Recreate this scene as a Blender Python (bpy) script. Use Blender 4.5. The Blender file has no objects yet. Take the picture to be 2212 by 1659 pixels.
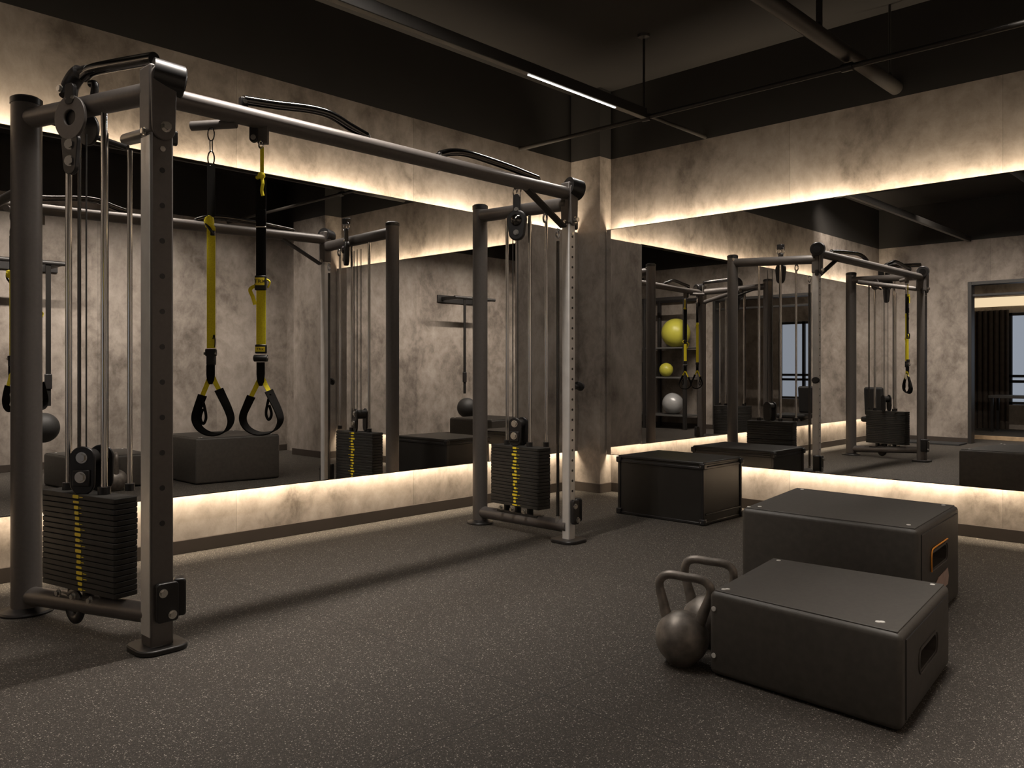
import bpy, bmesh, math, random
from mathutils import Vector, Matrix
random.seed(7)
PI = math.pi
SC = bpy.context.scene
COL = SC.collection

# ---------------------------------------------------------------- materials
def new_mat(name):
    m = bpy.data.materials.new(name); m.use_nodes = True
    nt = m.node_tree
    return m, nt, nt.nodes['Principled BSDF']

def plain(name, col, rough=.5, metal=0.0, noise=0.0, nscale=40, bump=0.0, spec=.5, coat=0.0):
    m, nt, b = new_mat(name)
    b.inputs['Roughness'].default_value = rough
    b.inputs['Metallic'].default_value = metal
    b.inputs['Specular IOR Level'].default_value = spec
    b.inputs['Coat Weight'].default_value = coat
    b.inputs['Base Color'].default_value = (*col, 1)
    if noise or bump:
        tc = nt.nodes.new('ShaderNodeTexCoord')
        n = nt.nodes.new('ShaderNodeTexNoise'); n.inputs['Scale'].default_value = nscale
        n.inputs['Detail'].default_value = 5
        nt.links.new(tc.outputs['Object'], n.inputs['Vector'])
        if noise:
            r = nt.nodes.new('ShaderNodeValToRGB')
            r.color_ramp.elements[0].position = .3; r.color_ramp.elements[1].position = .7
            r.color_ramp.elements[0].color = (*[c*(1-noise) for c in col], 1)
            r.color_ramp.elements[1].color = (*[min(1, c*(1+noise)) for c in col], 1)
            nt.links.new(n.outputs['Fac'], r.inputs['Fac'])
            nt.links.new(r.outputs['Color'], b.inputs['Base Color'])
        if bump:
            bp = nt.nodes.new('ShaderNodeBump'); bp.inputs['Strength'].default_value = bump
            bp.inputs['Distance'].default_value = .002
            nt.links.new(n.outputs['Fac'], bp.inputs['Height'])
            nt.links.new(bp.outputs['Normal'], b.inputs['Normal'])
    return m

def emis(name, col, s):
    m, nt, b = new_mat(name)
    b.inputs['Base Color'].default_value = (*col, 1)
    b.inputs['Emission Color'].default_value = (*col, 1)
    b.inputs['Emission Strength'].default_value = s
    return m

def concrete(name, dark, mid, light):
    m, nt, b = new_mat(name)
    L = nt.links.new; N = nt.nodes.new
    tc = N('ShaderNodeTexCoord')
    mp = N('ShaderNodeMapping'); mp.inputs['Scale'].default_value = (1, 1, .8)
    L(tc.outputs['Object'], mp.inputs['Vector'])
    big = N('ShaderNodeTexNoise'); big.inputs['Scale'].default_value = 1.5
    big.inputs['Detail'].default_value = 8; big.inputs['Roughness'].default_value = .62
    big.inputs['Distortion'].default_value = .5
    sm = N('ShaderNodeTexNoise'); sm.inputs['Scale'].default_value = 9
    sm.inputs['Detail'].default_value = 10; sm.inputs['Roughness'].default_value = .7
    sm.inputs['Distortion'].default_value = .35
    for n in (big, sm): L(mp.outputs['Vector'], n.inputs['Vector'])
    mx = N('ShaderNodeMix'); mx.data_type = 'FLOAT'; mx.inputs[0].default_value = .36
    L(big.outputs['Fac'], mx.inputs[2]); L(sm.outputs['Fac'], mx.inputs[3])
    r = N('ShaderNodeValToRGB')
    e = r.color_ramp.elements
    e[0].position = .36; e[0].color = (*dark, 1); e[1].position = .66; e[1].color = (*light, 1)
    k = e.new(.5); k.color = (*mid, 1)
    L(mx.outputs[0], r.inputs['Fac'])
    # trowelled panels: a faint joint every 1.45 m and a slightly different tone per panel
    sp = N('ShaderNodeSeparateXYZ'); L(tc.outputs['Object'], sp.inputs[0])
    ad = N('ShaderNodeMath'); ad.operation = 'ADD'; L(sp.outputs['X'], ad.inputs[0]); L(sp.outputs['Y'], ad.inputs[1])
    dv = N('ShaderNodeMath'); dv.operation = 'MULTIPLY_ADD'; dv.inputs[1].default_value = 1/1.45; dv.inputs[2].default_value = 9.82
    L(ad.outputs[0], dv.inputs[0])
    fl = N('ShaderNodeMath'); fl.operation = 'FLOOR'; L(dv.outputs[0], fl.inputs[0])
    wn = N('ShaderNodeTexWhiteNoise'); wn.noise_dimensions = '1D'; L(fl.outputs[0], wn.inputs['W'])
    mr_ = N('ShaderNodeMapRange'); mr_.inputs['To Min'].default_value = .86; mr_.inputs['To Max'].default_value = 1.1
    L(wn.outputs['Value'], mr_.inputs['Value'])
    fr = N('ShaderNodeMath'); fr.operation = 'FRACT'; L(dv.outputs[0], fr.inputs[0])
    lt = N('ShaderNodeMath'); lt.operation = 'LESS_THAN'; lt.inputs[1].default_value = .003; L(fr.outputs[0], lt.inputs[0])
    m2 = N('ShaderNodeMath'); m2.operation = 'MULTIPLY_ADD'; m2.inputs[1].default_value = -.3; L(lt.outputs[0], m2.inputs[0]); L(mr_.outputs[0], m2.inputs[2])
    vm = N('ShaderNodeVectorMath'); vm.operation = 'SCALE'; L(r.outputs['Color'], vm.inputs[0]); L(m2.outputs[0], vm.inputs['Scale'])
    L(vm.outputs[0], b.inputs['Base Color'])
    bp = N('ShaderNodeBump'); bp.inputs['Strength'].default_value = .35; bp.inputs['Distance'].default_value = .004
    L(sm.outputs['Fac'], bp.inputs['Height']); L(bp.outputs['Normal'], b.inputs['Normal'])
    b.inputs['Roughness'].default_value = .75
    b.inputs['Specular IOR Level'].default_value = .3
    return m

def rubber_floor():
    m, nt, b = new_mat('rubber floor')
    L = nt.links.new; N = nt.nodes.new
    tc = N('ShaderNodeTexCoord')
    base = N('ShaderNodeTexNoise'); base.inputs['Scale'].default_value = 90; base.inputs['Detail'].default_value = 6
    base.inputs['Roughness'].default_value = .8
    L(tc.outputs['Object'], base.inputs['Vector'])
    br = N('ShaderNodeValToRGB'); e = br.color_ramp.elements
    e[0].position = .38; e[0].color = (.023, .0190, .0155, 1); e[1].position = .66; e[1].color = (.064, .054, .0445, 1)
    L(base.outputs['Fac'], br.inputs['Fac'])
    prev = br.outputs['Color']
    for scale, thr, colr in ((210, .82, (.30, .275, .235, 1)), (140, .90, (.38, .35, .30, 1)), (330, .70, (.17, .152, .128, 1))):
        v = N('ShaderNodeTexVoronoi'); v.inputs['Scale'].default_value = scale
        L(tc.outputs['Object'], v.inputs['Vector'])
        wn = N('ShaderNodeSeparateColor'); L(v.outputs['Color'], wn.inputs['Color'])
        g = N('ShaderNodeMath'); g.operation = 'GREATER_THAN'; g.inputs[1].default_value = thr
        L(wn.outputs['Red'], g.inputs[0])
        d = N('ShaderNodeMath'); d.operation = 'LESS_THAN'; d.inputs[1].default_value = .34
        L(v.outputs['Distance'], d.inputs[0])
        mu = N('ShaderNodeMath'); mu.operation = 'MULTIPLY'
        L(g.outputs[0], mu.inputs[0]); L(d.outputs[0], mu.inputs[1])
        mx = N('ShaderNodeMix'); mx.data_type = 'RGBA'
        L(mu.outputs[0], mx.inputs[0]); L(prev, mx.inputs[6]); mx.inputs[7].default_value = colr
        prev = mx.outputs[2]
    # tile joints
    sep = N('ShaderNodeSeparateXYZ'); L(tc.outputs['Object'], sep.inputs[0])
    acc = None
    for ax, off in (('X', .37), ('Y', .62)):
        ad = N('ShaderNodeMath'); ad.operation = 'ADD'; ad.inputs[1].default_value = 20 + off
        L(sep.outputs[ax], ad.inputs[0])
        md = N('ShaderNodeMath'); md.operation = 'PINGPONG'; md.inputs[1].default_value = .75
        L(ad.outputs[0], md.inputs[0])
        lt = N('ShaderNodeMath'); lt.operation = 'LESS_THAN'; lt.inputs[1].default_value = .0022
        L(md.outputs[0], lt.inputs[0])
        if acc is None: acc = lt
        else:
            mm = N('ShaderNodeMath'); mm.operation = 'MAXIMUM'
            L(acc.outputs[0], mm.inputs[0]); L(lt.outputs[0], mm.inputs[1]); acc = mm
    mx = N('ShaderNodeMix'); mx.data_type = 'RGBA'
    L(acc.outputs[0], mx.inputs[0]); L(prev, mx.inputs[6]); mx.inputs[7].default_value = (.018, .016, .014, 1)
    L(mx.outputs[2], b.inputs['Base Color'])
    bp = N('ShaderNodeBump'); bp.inputs['Strength'].default_value = .5; bp.inputs['Distance'].default_value = .002
    L(base.outputs['Fac'], bp.inputs['Height']); L(bp.outputs['Normal'], b.inputs['Normal'])
    b.inputs['Roughness'].default_value = .72
    b.inputs['Specular IOR Level'].default_value = .35
    return m

M = {}
M['concrete'] = concrete('plaster', (.105, .086, .070), (.240, .205, .174), (.365, .320, .279))
M['paint_dark'] = plain('dark upper wall paint', (.0135, .0112, .0090), .8, noise=.12, nscale=3)
M['ceiling'] = plain('ceiling paint', (.0125, .0098, .0074), .85, noise=.15, nscale=2)
M['skirting'] = plain('brown skirting', (.036, .027, .021), .5, noise=.08, nscale=8)
M['floor'] = rubber_floor()
M['mirror'] = plain('mirror silver', (.80, .79, .775), .0, 1.0)
M['mirror_edge'] = plain('mirror edge', (.02, .018, .015), .4)
M['frame'] = plain('charcoal powder coat', (.125, .112, .104), .42, .3, noise=.06, nscale=60, bump=.06)
M['frame_dark'] = plain('black powder coat', (.022, .020, .019), .42, .2, noise=.1, nscale=60)
M['black'] = plain('black plastic', (.012, .011, .011), .35)
M['blackrubber'] = plain('black rubber', (.016, .015, .014), .6, noise=.2, nscale=60)
M['chrome'] = plain('chrome', (.72, .71, .70), .12, 1.0)
M['steel'] = plain('brushed steel', (.50, .49, .48), .36, .75, noise=.1, nscale=25)
M['satin'] = plain('satin steel', (.72, .70, .68), .45, .55, noise=.08, nscale=12)
M['screw'] = plain('bright screw', (.85, .83, .79), .5, .3)
M['darkchrome'] = plain('black chrome', (.12, .115, .11), .16, 1.0)
M['bolt'] = plain('bolt steel', (.62, .60, .56), .25, 1.0)
M['cable'] = plain('cable', (.05, .048, .045), .4, .3)
M['plate'] = plain('weight plate coat', (.024, .022, .019), .55, .1, noise=.2, nscale=30, bump=.1)
M['yellow'] = plain('yellow webbing', (.95, .77, .02), .7, noise=.12, nscale=200, bump=.2)
M['label_yellow'] = plain('yellow label', (.90, .70, .03), .5)
M['webbing'] = plain('black webbing', (.011, .010, .009), .95, noise=.2, nscale=200, bump=.2, spec=.12)
M['vinyl'] = plain('black box vinyl', (.060, .0535, .0460), .5, noise=.14, nscale=35, bump=.25)
M['vinyl_top'] = plain('black box top sheet', (.064, .058, .0505), .55, noise=.12, nscale=60, bump=.3)
M['case'] = plain('black case board', (.014, .0125, .011), .38, noise=.15, nscale=10)
M['iron'] = plain('cast iron', (.21, .187, .165), .47, .5, noise=.35, nscale=22, bump=.6)
M['orange'] = plain('orange edging', (.75, .27, .02), .5)
M['pinktag'] = plain('pale pink sticker', (.50, .36, .31), .6, noise=.1, nscale=30)
M['pipe'] = plain('dark pipe paint', (.026, .022, .018), .5, .2)
M['track'] = plain('black track', (.02, .018, .016), .4)
M['led'] = emis('led diffuser', (1, .97, .92), 9)
M['warmled'] = emis('warm led tape', (1, .80, .55), 3)
M['ballyellow'] = plain('yellow ball', (.50, .47, .06), .4)
M['ballgrey'] = plain('silver ball', (.42, .42, .42), .3, .2)
M['shelf'] = plain('grey shelf', (.10, .095, .09), .5, .2)
M['curtain'] = plain('brown curtain', (.06, .045, .035), .9, noise=.2, nscale=12)
M['wood'] = plain('pale wood', (.42, .29, .17), .5, noise=.2, nscale=14)
M['cove'] = emis('warm cove panel', (1, .80, .52), 1.0)
M['mat'] = plain('dark floor mat', (.02, .02, .02), .8)

# ---------------------------------------------------------------- mesh helpers
def V(*a): return Vector(a)
RV = V(.6906, -.7232, 0); DV = V(.7232, .6906, 0)     # across and along the room diagonal

def finish(name, bm, mat, parent=None, smooth=True, loc=None, bevel=0, seg=2, sub=0, angle=35):
    me = bpy.data.meshes.new(name)
    bmesh.ops.recalc_face_normals(bm, faces=bm.faces)
    bm.to_mesh(me); bm.free()
    o = bpy.data.objects.new(name, me); COL.objects.link(o)
    mats = mat if isinstance(mat, (list, tuple)) else [mat]
    for k in mats: me.materials.append(M[k] if isinstance(k, str) else k)
    if parent: 
        o.parent = parent
    if loc is not None: o.location = loc
    if bevel:
        md = o.modifiers.new('bevel', 'BEVEL'); md.width = bevel; md.segments = seg
        md.limit_method = 'ANGLE'; md.angle_limit = math.radians(40)
        md.harden_normals = False
    if sub:
        md = o.modifiers.new('sub', 'SUBSURF'); md.levels = sub; md.render_levels = sub
    if smooth:
        for p in me.polygons: p.use_smooth = True
        try: me.set_sharp_from_angle(angle=math.radians(angle))
        except Exception: pass
    return o

def nb(): return bmesh.new()

def add_box(bm, c, s, rotz=0, mi=0, axes=None):
    c = Vector(c)
    if axes is None:
        ca, sa = math.cos(rotz), math.sin(rotz)
        axes = (V(ca, sa, 0), V(-sa, ca, 0), V(0, 0, 1))
    vs = []
    for dz in (-1, 1):
        for dx, dy in ((-1, -1), (1, -1), (1, 1), (-1, 1)):
            vs.append(bm.verts.new(c + axes[0]*dx*s[0]/2 + axes[1]*dy*s[1]/2 + axes[2]*dz*s[2]/2))
    for f in ((0,3,2,1), (4,5,6,7), (0,1,5,4), (1,2,6,5), (2,3,7,6), (3,0,4,7)):
        bm.faces.new([vs[i] for i in f]).material_index = mi

def frame_of(d, ref=None):
    d = d.normalized()
    r = ref if ref is not None else (V(0,0,1) if abs(d.z) < .95 else V(1,0,0))
    a = r - d*r.dot(d); a.normalize()
    return a, d.cross(a).normalized()

def add_tube(bm, pts, r, seg=16, cap=True, closed=False, mi=0, flat=1.0):
    pts = [Vector(p) for p in pts]
    n = len(pts)
    rs = r if isinstance(r, (list, tuple)) else [r]*n
    rings = []; a = None
    for i, p in enumerate(pts):
        if closed: d = pts[(i+1) % n] - pts[i-1]
        elif i == 0: d = pts[1]-pts[0]
        elif i == n-1: d = pts[-1]-pts[-2]
        else: d = (pts[i+1]-p).normalized() + (p-pts[i-1]).normalized()
        if a is None: a, b = frame_of(d)
        else:
            a, b = frame_of(d, a)
        rings.append([bm.verts.new(p + (a*math.cos(2*PI*k/seg) + b*math.sin(2*PI*k/seg)*flat)*rs[i]) for k in range(seg)])
    m = n if closed else n-1
    for i in range(m):
        A, B = rings[i], rings[(i+1) % n]
        for k in range(seg):
            bm.faces.new((A[k], A[(k+1) % seg], B[(k+1) % seg], B[k])).material_index = mi
    if cap and not closed:
        bm.faces.new(rings[0][::-1]).material_index = mi
        bm.faces.new(rings[-1]).material_index = mi

def cyl(bm, p, q, r, seg=24, mi=0): add_tube(bm, [p, q], r, seg, mi=mi)

def smooth_path(pts, k=6, closed=False):
    pts = [Vector(p) for p in pts]; n = len(pts); out = []
    rng = n if closed else n-1
    for i in range(rng):
        p0 = pts[(i-1) % n] if (closed or i > 0) else pts[0]*2-pts[1]
        p1 = pts[i]; p2 = pts[(i+1) % n]
        p3 = pts[(i+2) % n] if (closed or i+2 < n) else pts[-1]*2-pts[-2]
        for j in range(k):
            t = j/k
            out.append(.5*((2*p1) + (p2-p0)*t + (2*p0-5*p1+4*p2-p3)*t*t + (3*p1-p0-3*p2+p3)*t**3))
    if not closed: out.append(pts[-1])
    return out

def add_ribbon(bm, pts, w, th, wdir, closed=False, mi=0):
    """strap of width w along wdir (vector or list of vectors), thickness th"""
    pts = [Vector(p) for p in pts]; n = len(pts); rings = []
    for i, p in enumerate(pts):
        if closed: d = pts[(i+1) % n]-pts[i-1]
        elif i == 0: d = pts[1]-pts[0]
        elif i == n-1: d = pts[-1]-pts[-2]
        else: d = pts[i+1]-pts[i-1]
        d.normalize()
        wd = wdir[i] if isinstance(wdir, list) else wdir
        wd = (wd - d*wd.dot(d)).normalized()
        t = d.cross(wd).normalized()
        rings.append([bm.verts.new(p + wd*a*w/2 + t*b*th/2) for a, b in ((-1,-1), (1,-1), (1,1), (-1,1))])
    m = n if closed else n-1
    for i in range(m):
        A, B = rings[i], rings[(i+1) % n]
        for k in range(4):
            bm.faces.new((A[k], A[(k+1) % 4], B[(k+1) % 4], B[k])).material_index = mi
    if not closed:
        bm.faces.new(rings[0][::-1]); bm.faces.new(rings[-1])

def add_lathe(bm, c, prof, seg=32, axis='z', mi=0):
    c = Vector(c); rings = []
    for r, z in prof:
        ring = []
        for k in range(seg):
            a = 2*PI*k/seg
            if axis == 'z': v = V(r*math.cos(a), r*math.sin(a), z)
            elif axis == 'x': v = V(z, r*math.cos(a), r*math.sin(a))
            else: v = V(r*math.cos(a), z, r*math.sin(a))
            ring.append(bm.verts.new(c+v))
        rings.append(ring)
    for A, B in zip(rings, rings[1:]):
        for k in range(seg):
            bm.faces.new((A[k], A[(k+1) % seg], B[(k+1) % seg], B[k])).material_index = mi
    bm.faces.new(rings[0][::-1]).material_index = mi
    bm.faces.new(rings[-1]).material_index = mi

def add_plate(bm, c, ax, ay, outline, th, hole=None, mi=0):
    """flat plate: outline 2D list in plane (ax, ay) at c, thickness th; hole = (cx,cy,r) needs star-shaped outline of equal count"""
    c = Vector(c); nz = ax.cross(ay).normalized()
    def ring(pl, o): return [bm.verts.new(c+ax*x+ay*y+nz*o) for x, y in pl]
    n = len(outline)
    f, b = ring(outline, th/2), ring(outline, -th/2)
    for k in range(n): bm.faces.new((f[k], f[(k+1) % n], b[(k+1) % n], b[k])).material_index = mi
    if hole:
        hx, hy, hr = hole
        hp = []
        for x, y in outline:
            a = math.atan2(y-hy, x-hx); hp.append((hx+hr*math.cos(a), hy+hr*math.sin(a)))
        hf, hb = ring(hp, th/2), ring(hp, -th/2)
        for k in range(n):
            j = (k+1) % n
            bm.faces.new((f[k], f[j], hf[j], hf[k])).material_index = mi
            bm.faces.new((b[k], hb[k], hb[j], b[j])).material_index = mi
            bm.faces.new((hf[k], hf[j], hb[j], hb[k])).material_index = mi
    else:
        bm.faces.new(f).material_index = mi; bm.faces.new(b[::-1]).material_index = mi

def oval(rx, ry, n=32, cx=0, cy=0): return [(cx+rx*math.cos(2*PI*k/n), cy+ry*math.sin(2*PI*k/n)) for k in range(n)]
def rrect(w, h, r, n=5, cx=0, cy=0):
    out = []
    for sx, sy, a0 in ((1,1,0), (-1,1,90), (-1,-1,180), (1,-1,270)):
        for k in range(n+1):
            a = math.radians(a0 + 90*k/n)
            out.append((cx+sx*(w/2-r)+r*math.cos(a), cy+sy*(h/2-r)+r*math.sin(a)))
    return out

def egg_plate(rt, rb, hgt, n=32):
    """rounded outline: circle rt at top (0,0), circle rb at bottom (0,-hgt)"""
    out = []
    for k in range(n//2+1):
        a = PI*k/(n//2); out.append((rt*math.cos(a), rt*math.sin(a)))
    for k in range(n//2+1):
        a = PI + PI*k/(n//2); out.append((rb*math.cos(a), -hgt+rb*math.sin(a)))
    return out

def thing(name, label, cat, loc=(0,0,0), group=None):
    o = bpy.data.objects.new(name, None); COL.objects.link(o); o.location = loc
    o.empty_display_size = .1
    o['label'] = label; o['category'] = cat
    if group: o['group'] = group
    return o

def tag(o, label, cat, group=None):
    o['label'] = label; o['category'] = cat
    if group: o['group'] = group
    return o

def struct(name, bm, mat, **k):
    o = finish(name, bm, mat, smooth=False, **k); o['kind'] = 'structure'; return o

def kid(o, parent, label=None):
    """parent a world-space mesh keeping its place"""
    o.parent = parent
    o.location = o.location - parent.location
    if label: o['label'] = label
    return o

# ---------------------------------------------------------------- room
YL, XR, YF, XB = 4.91, 6.10, -.47, -1.61      # left wall, right wall, front wall (behind viewer), back wall
ZB, ZC = 3.03, 3.65                               # top of plaster band, ceiling
DY0, DY1, DZ = 1.75, 3.62, 2.41                   # opening in the back wall
T = .14
b = nb(); add_box(b, ((XR-5.6)/2, (YL+YF)/2, -.05), (XR+5.6+.3, YL-YF+.3, .1)); struct('floor', b, 'floor')
b = nb(); add_box(b, ((XR-5.6)/2, (YL+YF)/2, ZC+.05), (XR+5.6+.3, YL-YF+.3, .1)); struct('ceiling', b, 'ceiling')

def wall_seg(b, p, q, z0, z1, th=T, mi=0):
    """wall with inner face on line p-q; body to the outside given by sign th"""
    (x0, y0), (x1, y1) = p, q
    if abs(x0-x1) < 1e-6: add_box(b, (x0+th/2, (y0+y1)/2, (z0+z1)/2), (abs(th), abs(y1-y0), z1-z0), mi=mi)
    else: add_box(b, ((x0+x1)/2, y0+th/2, (z0+z1)/2), (abs(x1-x0), abs(th), z1-z0), mi=mi)
b = nb(); wall_seg(b, (XB, YL), (XR, YL), 0, ZB, T); wall_seg(b, (XB, YL), (XR, YL), ZB, ZC, T, 1)
struct('wall_left', b, ['concrete', 'paint_dark'])
b = nb(); wall_seg(b, (XR, YF), (XR, YL+T), 0, ZB, T); wall_seg(b, (XR, YF), (XR, YL+T), ZB, ZC, T, 1)
struct('wall_right', b, ['concrete', 'paint_dark'])
b = nb(); wall_seg(b, (XB-T, YF), (XR+T, YF), 0, ZB, -T); wall_seg(b, (XB-T, YF), (XR+T, YF), ZB, ZC, -T, 1)
struct('wall_front', b, ['concrete', 'paint_dark'])
b = nb()
wall_seg(b, (XB, YF), (XB, DY0), 0, ZB, -T); wall_seg(b, (XB, DY1), (XB, YL+T), 0, ZB, -T)
wall_seg(b, (XB, DY0), (XB, DY1), DZ, ZB, -T); wall_seg(b, (XB, YF), (XB, YL+T), ZB, ZC, -T, 1)
struct('wall_back', b, ['concrete', 'paint_dark'])
# columns in the corners of the right wall
CX, CY = 5.936, 4.576
b = nb(); add_box(b, ((CX+XR+.02)/2, (CY+YL+.02)/2, ZB/2), (XR+.02-CX, YL+.02-CY, ZB))
add_box(b, ((CX+XR+.02)/2, (CY+YL+.02)/2, (ZB+ZC)/2), (XR+.02-CX, YL+.02-CY, ZC-ZB), mi=1)
struct('trim_1', b, ['concrete', 'paint_dark'])
b = nb(); add_box(b, ((CX-.08+XR+.02)/2, .47, ZB/2), (XR+.1-CX, .72, ZB))
add_box(b, ((CX-.08+XR+.02)/2, .47, (ZB+ZC)/2), (XR+.1-CX, .72, ZC-ZB), mi=1)
struct('trim_2', b, ['concrete', 'paint_dark'])
# skirting
BH, BT = .082, .016
def skirt(name, boxes):
    b = nb()
    for c, s in boxes: add_box(b, c, s)
    struct(name, b, 'skirting', bevel=.003)
skirt('baseboard_left', [(((XB+CX)/2, YL-BT/2, BH/2), (CX-XB, BT, BH))])
skirt('baseboard_right', [((XR-BT/2, (CY+.83)/2, BH/2), (BT, CY-.83-BT, BH)),
                          (((CX-BT/2), (CY+YL)/2-BT/2, BH/2), (BT, YL-CY+BT, BH)),
                          (((CX+XR)/2, CY-BT/2, BH/2), (XR-CX, BT, BH)),
                          ((CX-.08-BT/2, .47, BH/2), (BT, .72+2*BT, BH)),
                          (((CX-.08+XR)/2, .83+BT/2, BH/2), (XR-CX+.08, BT, BH))])
skirt('baseboard_front', [(((XB+XR)/2, YF+BT/2, BH/2), (XR-XB, BT, BH))])
skirt('baseboard_back', [((XB+BT/2, (YF+DY0)/2, BH/2), (BT, DY0-YF, BH)), ((XB+BT/2, (YL+DY1)/2, BH/2), (BT, YL-DY1, BH))])
# second room beyond the opening
R2X, R2Y0, R2Y1 = -5.4, .4, YL
b = nb()
add_box(b, ((XB-T+R2X)/2, R2Y0-.05, ZC/2), (XB-T-R2X, .1, ZC)); struct('wall_side_room_near', b, 'concrete')
b = nb(); add_box(b, ((XB-T+R2X)/2, YL+.05, ZC/2), (XB-T-R2X, .1, ZC)); struct('wall_side_room_far', b, 'concrete')
WY0, WY1, WZ0, WZ1 = 1.2, 3.95, .45, 2.15
b = nb()
add_box(b, (R2X-.05, (R2Y0+WY0)/2, ZC/2), (.1, WY0-R2Y0, ZC)); add_box(b, (R2X-.05, (R2Y1+WY1)/2, ZC/2), (.1, R2Y1-WY1, ZC))
add_box(b, (R2X-.05, (WY0+WY1)/2, WZ0/2), (.1, WY1-WY0, WZ0)); add_box(b, (R2X-.05, (WY0+WY1)/2, (WZ1+ZC)/2), (.1, WY1-WY0, ZC-WZ1))
struct('wall_side_room_back', b, 'concrete')
b = nb()
for k in range(6):
    y = WY0+.03+(WY1-WY0-.06)*k/5
    add_box(b, (R2X-.03, y, (WZ0+WZ1)/2), (.06, .06, WZ1-WZ0))
for z in (WZ0+.03, .88, .98, WZ1-.03): add_box(b, (R2X-.03, (WY0+WY1)/2, z), (.06, WY1-WY0, .05))
w = struct('window_1', b, 'track')
# opening frame (glazed screen with transom)
b = nb()
for y in (DY0+.025, DY1-.025): add_box(b, (XB-T/2, y, DZ/2), (T+.03, .05, DZ))
add_box(b, (XB-T/2, (DY0+DY1)/2, DZ-.025), (T+.03, DY1-DY0-.1, .05))
add_box(b, (XB-T/2, (DY0+DY1)/2, DZ-.2), (T*.6, DY1-DY0-.1, .035))
struct('door_1', b, 'track', bevel=.003)

# ---------------------------------------------------------------- mirrors with backlight
MZ0, MZ1 = .362, 2.37
def area(name, loc, sx, sy, rot, power, col, spread=PI, parent=None):
    l = bpy.data.lights.new(name, 'AREA'); l.shape = 'RECTANGLE'; l.size = sx; l.size_y = sy
    l.energy = power; l.color = col; l.spread = spread
    o = bpy.data.objects.new(name, l); COL.objects.link(o); o.location = loc; o.rotation_euler = rot
    return o
WARM = (1.0, .825, .61)
GLOW = 7.0
FY = 4.822     # front plane of left mirror
LX0, LX1 = XB+.05, CX-.012
mw = thing('wall_mirror', 'long backlit wall mirror on the left wall, behind the cable machine', 'mirror', ((LX0+LX1)/2, FY, MZ0))
LXM = 5.09     # the glass stops here; a plaster-faced panel fills the rest up to the column
b = nb(); add_box(b, ((LXM+.004+LX1)/2, FY+.009, (MZ0+MZ1)/2), (LX1-LXM-.004, .018, MZ1-MZ0)); struct('trim_3', b, 'concrete')
b = nb(); add_box(b, ((LX0+LXM)/2, FY+.003, (MZ0+MZ1)/2), (LXM-LX0, .006, MZ1-MZ0)); kid(finish('mirror_glass', b, 'mirror', smooth=False), mw)
b = nb(); add_box(b, ((LX0+LXM)/2, FY+.012, (MZ0+MZ1)/2), (LXM-LX0, .012, MZ1-MZ0+.012)); kid(finish('backing_board', b, 'mirror_edge', smooth=False), mw)
for z in (MZ0+.13, MZ1-.13):
    b = nb(); add_box(b, ((LX0+LX1)/2, (FY+.018+YL)/2, z), (LX1-LX0-.02, YL-FY-.018, .02)); kid(finish('mounting_rail', b, 'mirror_edge', smooth=False), mw)
for z, rx, nm in ((MZ1-.032, PI, 'up'), (MZ0+.032, 0, 'down')):
    b = nb(); add_box(b, ((LX0+LX1)/2, FY+.030, z), (LX1-LX0-.04, .012, .004)); kid(finish('led_tape', b, 'warmled', smooth=False), mw)
    area('glow', ((LX0+LX1)/2, FY+.030, z+(.006 if nm == 'up' else -.006)), LX1-LX0-.04, .02, (rx, 0, 0), GLOW*(LX1-LX0), WARM)
FX = 6.018
RY0, RY1 = .85, CY-.012
mr = thing('wall_mirror', 'backlit wall mirror on the right wall, behind the three plyo boxes', 'mirror', (FX, (RY0+RY1)/2, MZ0-.015))
zr0 = MZ0-.015
b = nb(); add_box(b, (FX+.003, (RY0+RY1)/2, (zr0+MZ1)/2), (.006, RY1-RY0, MZ1-zr0)); kid(finish('mirror_glass', b, 'mirror', smooth=False), mr)
b = nb(); add_box(b, (FX+.012, (RY0+RY1)/2, (zr0+MZ1)/2), (.012, RY1-RY0+.008, MZ1-zr0+.012)); kid(finish('backing_board', b, 'mirror_edge', smooth=False), mr)
for z in (zr0+.13, MZ1-.13):
    b = nb(); add_box(b, ((FX+.018+XR)/2, (RY0+RY1)/2, z), (XR-FX-.018, RY1-RY0-.02, .02)); kid(finish('mounting_rail', b, 'mirror_edge', smooth=False), mr)
for z, rx, nm in ((MZ1-.032, PI, 'up'), (zr0+.032, 0, 'down')):
    b = nb(); add_box(b, (FX+.030, (RY0+RY1)/2, z), (.012, RY1-RY0-.04, .004)); kid(finish('led_tape', b, 'warmled', smooth=False), mr)
    area('glow', (FX+.030, (RY0+RY1)/2, z+(.006 if nm == 'up' else -.006)), .02, RY1-RY0-.04, (rx, 0, 0), GLOW*(RY1-RY0), WARM)

# ---------------------------------------------------------------- cable crossover machine
RA, SA = V(1.214, 4.247, 0), V(1.419, 3.319, 0)
RB, SB = V(4.182, 4.313, 0), V(4.129, 3.437, 0)
rig = thing('cable_machine', 'charcoal two-tower cable crossover machine with black weight stacks and overhead beam', 'gym machine', (2.77, 3.8, 0))
CAM = V(0, 0, 1.12)

def rk(name, bm, mat, label=None, **k): return kid(finish(name, bm, mat, **k), rig, label)

BAR0, BAR1 = V(SA.x+.03, SA.y, 2.215), V(SB.x-.03, SB.y, 2.25)
b = nb(); cyl(b, BAR0, BAR1, .041, 32); rk('overhead_beam', b, 'frame')
def barpt(x, dz=0, dy=0):
    t = (x-BAR0.x)/(BAR1.x-BAR0.x); p = BAR0.lerp(BAR1, t); return V(p.x, p.y+dy, p.z+dz)

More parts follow.
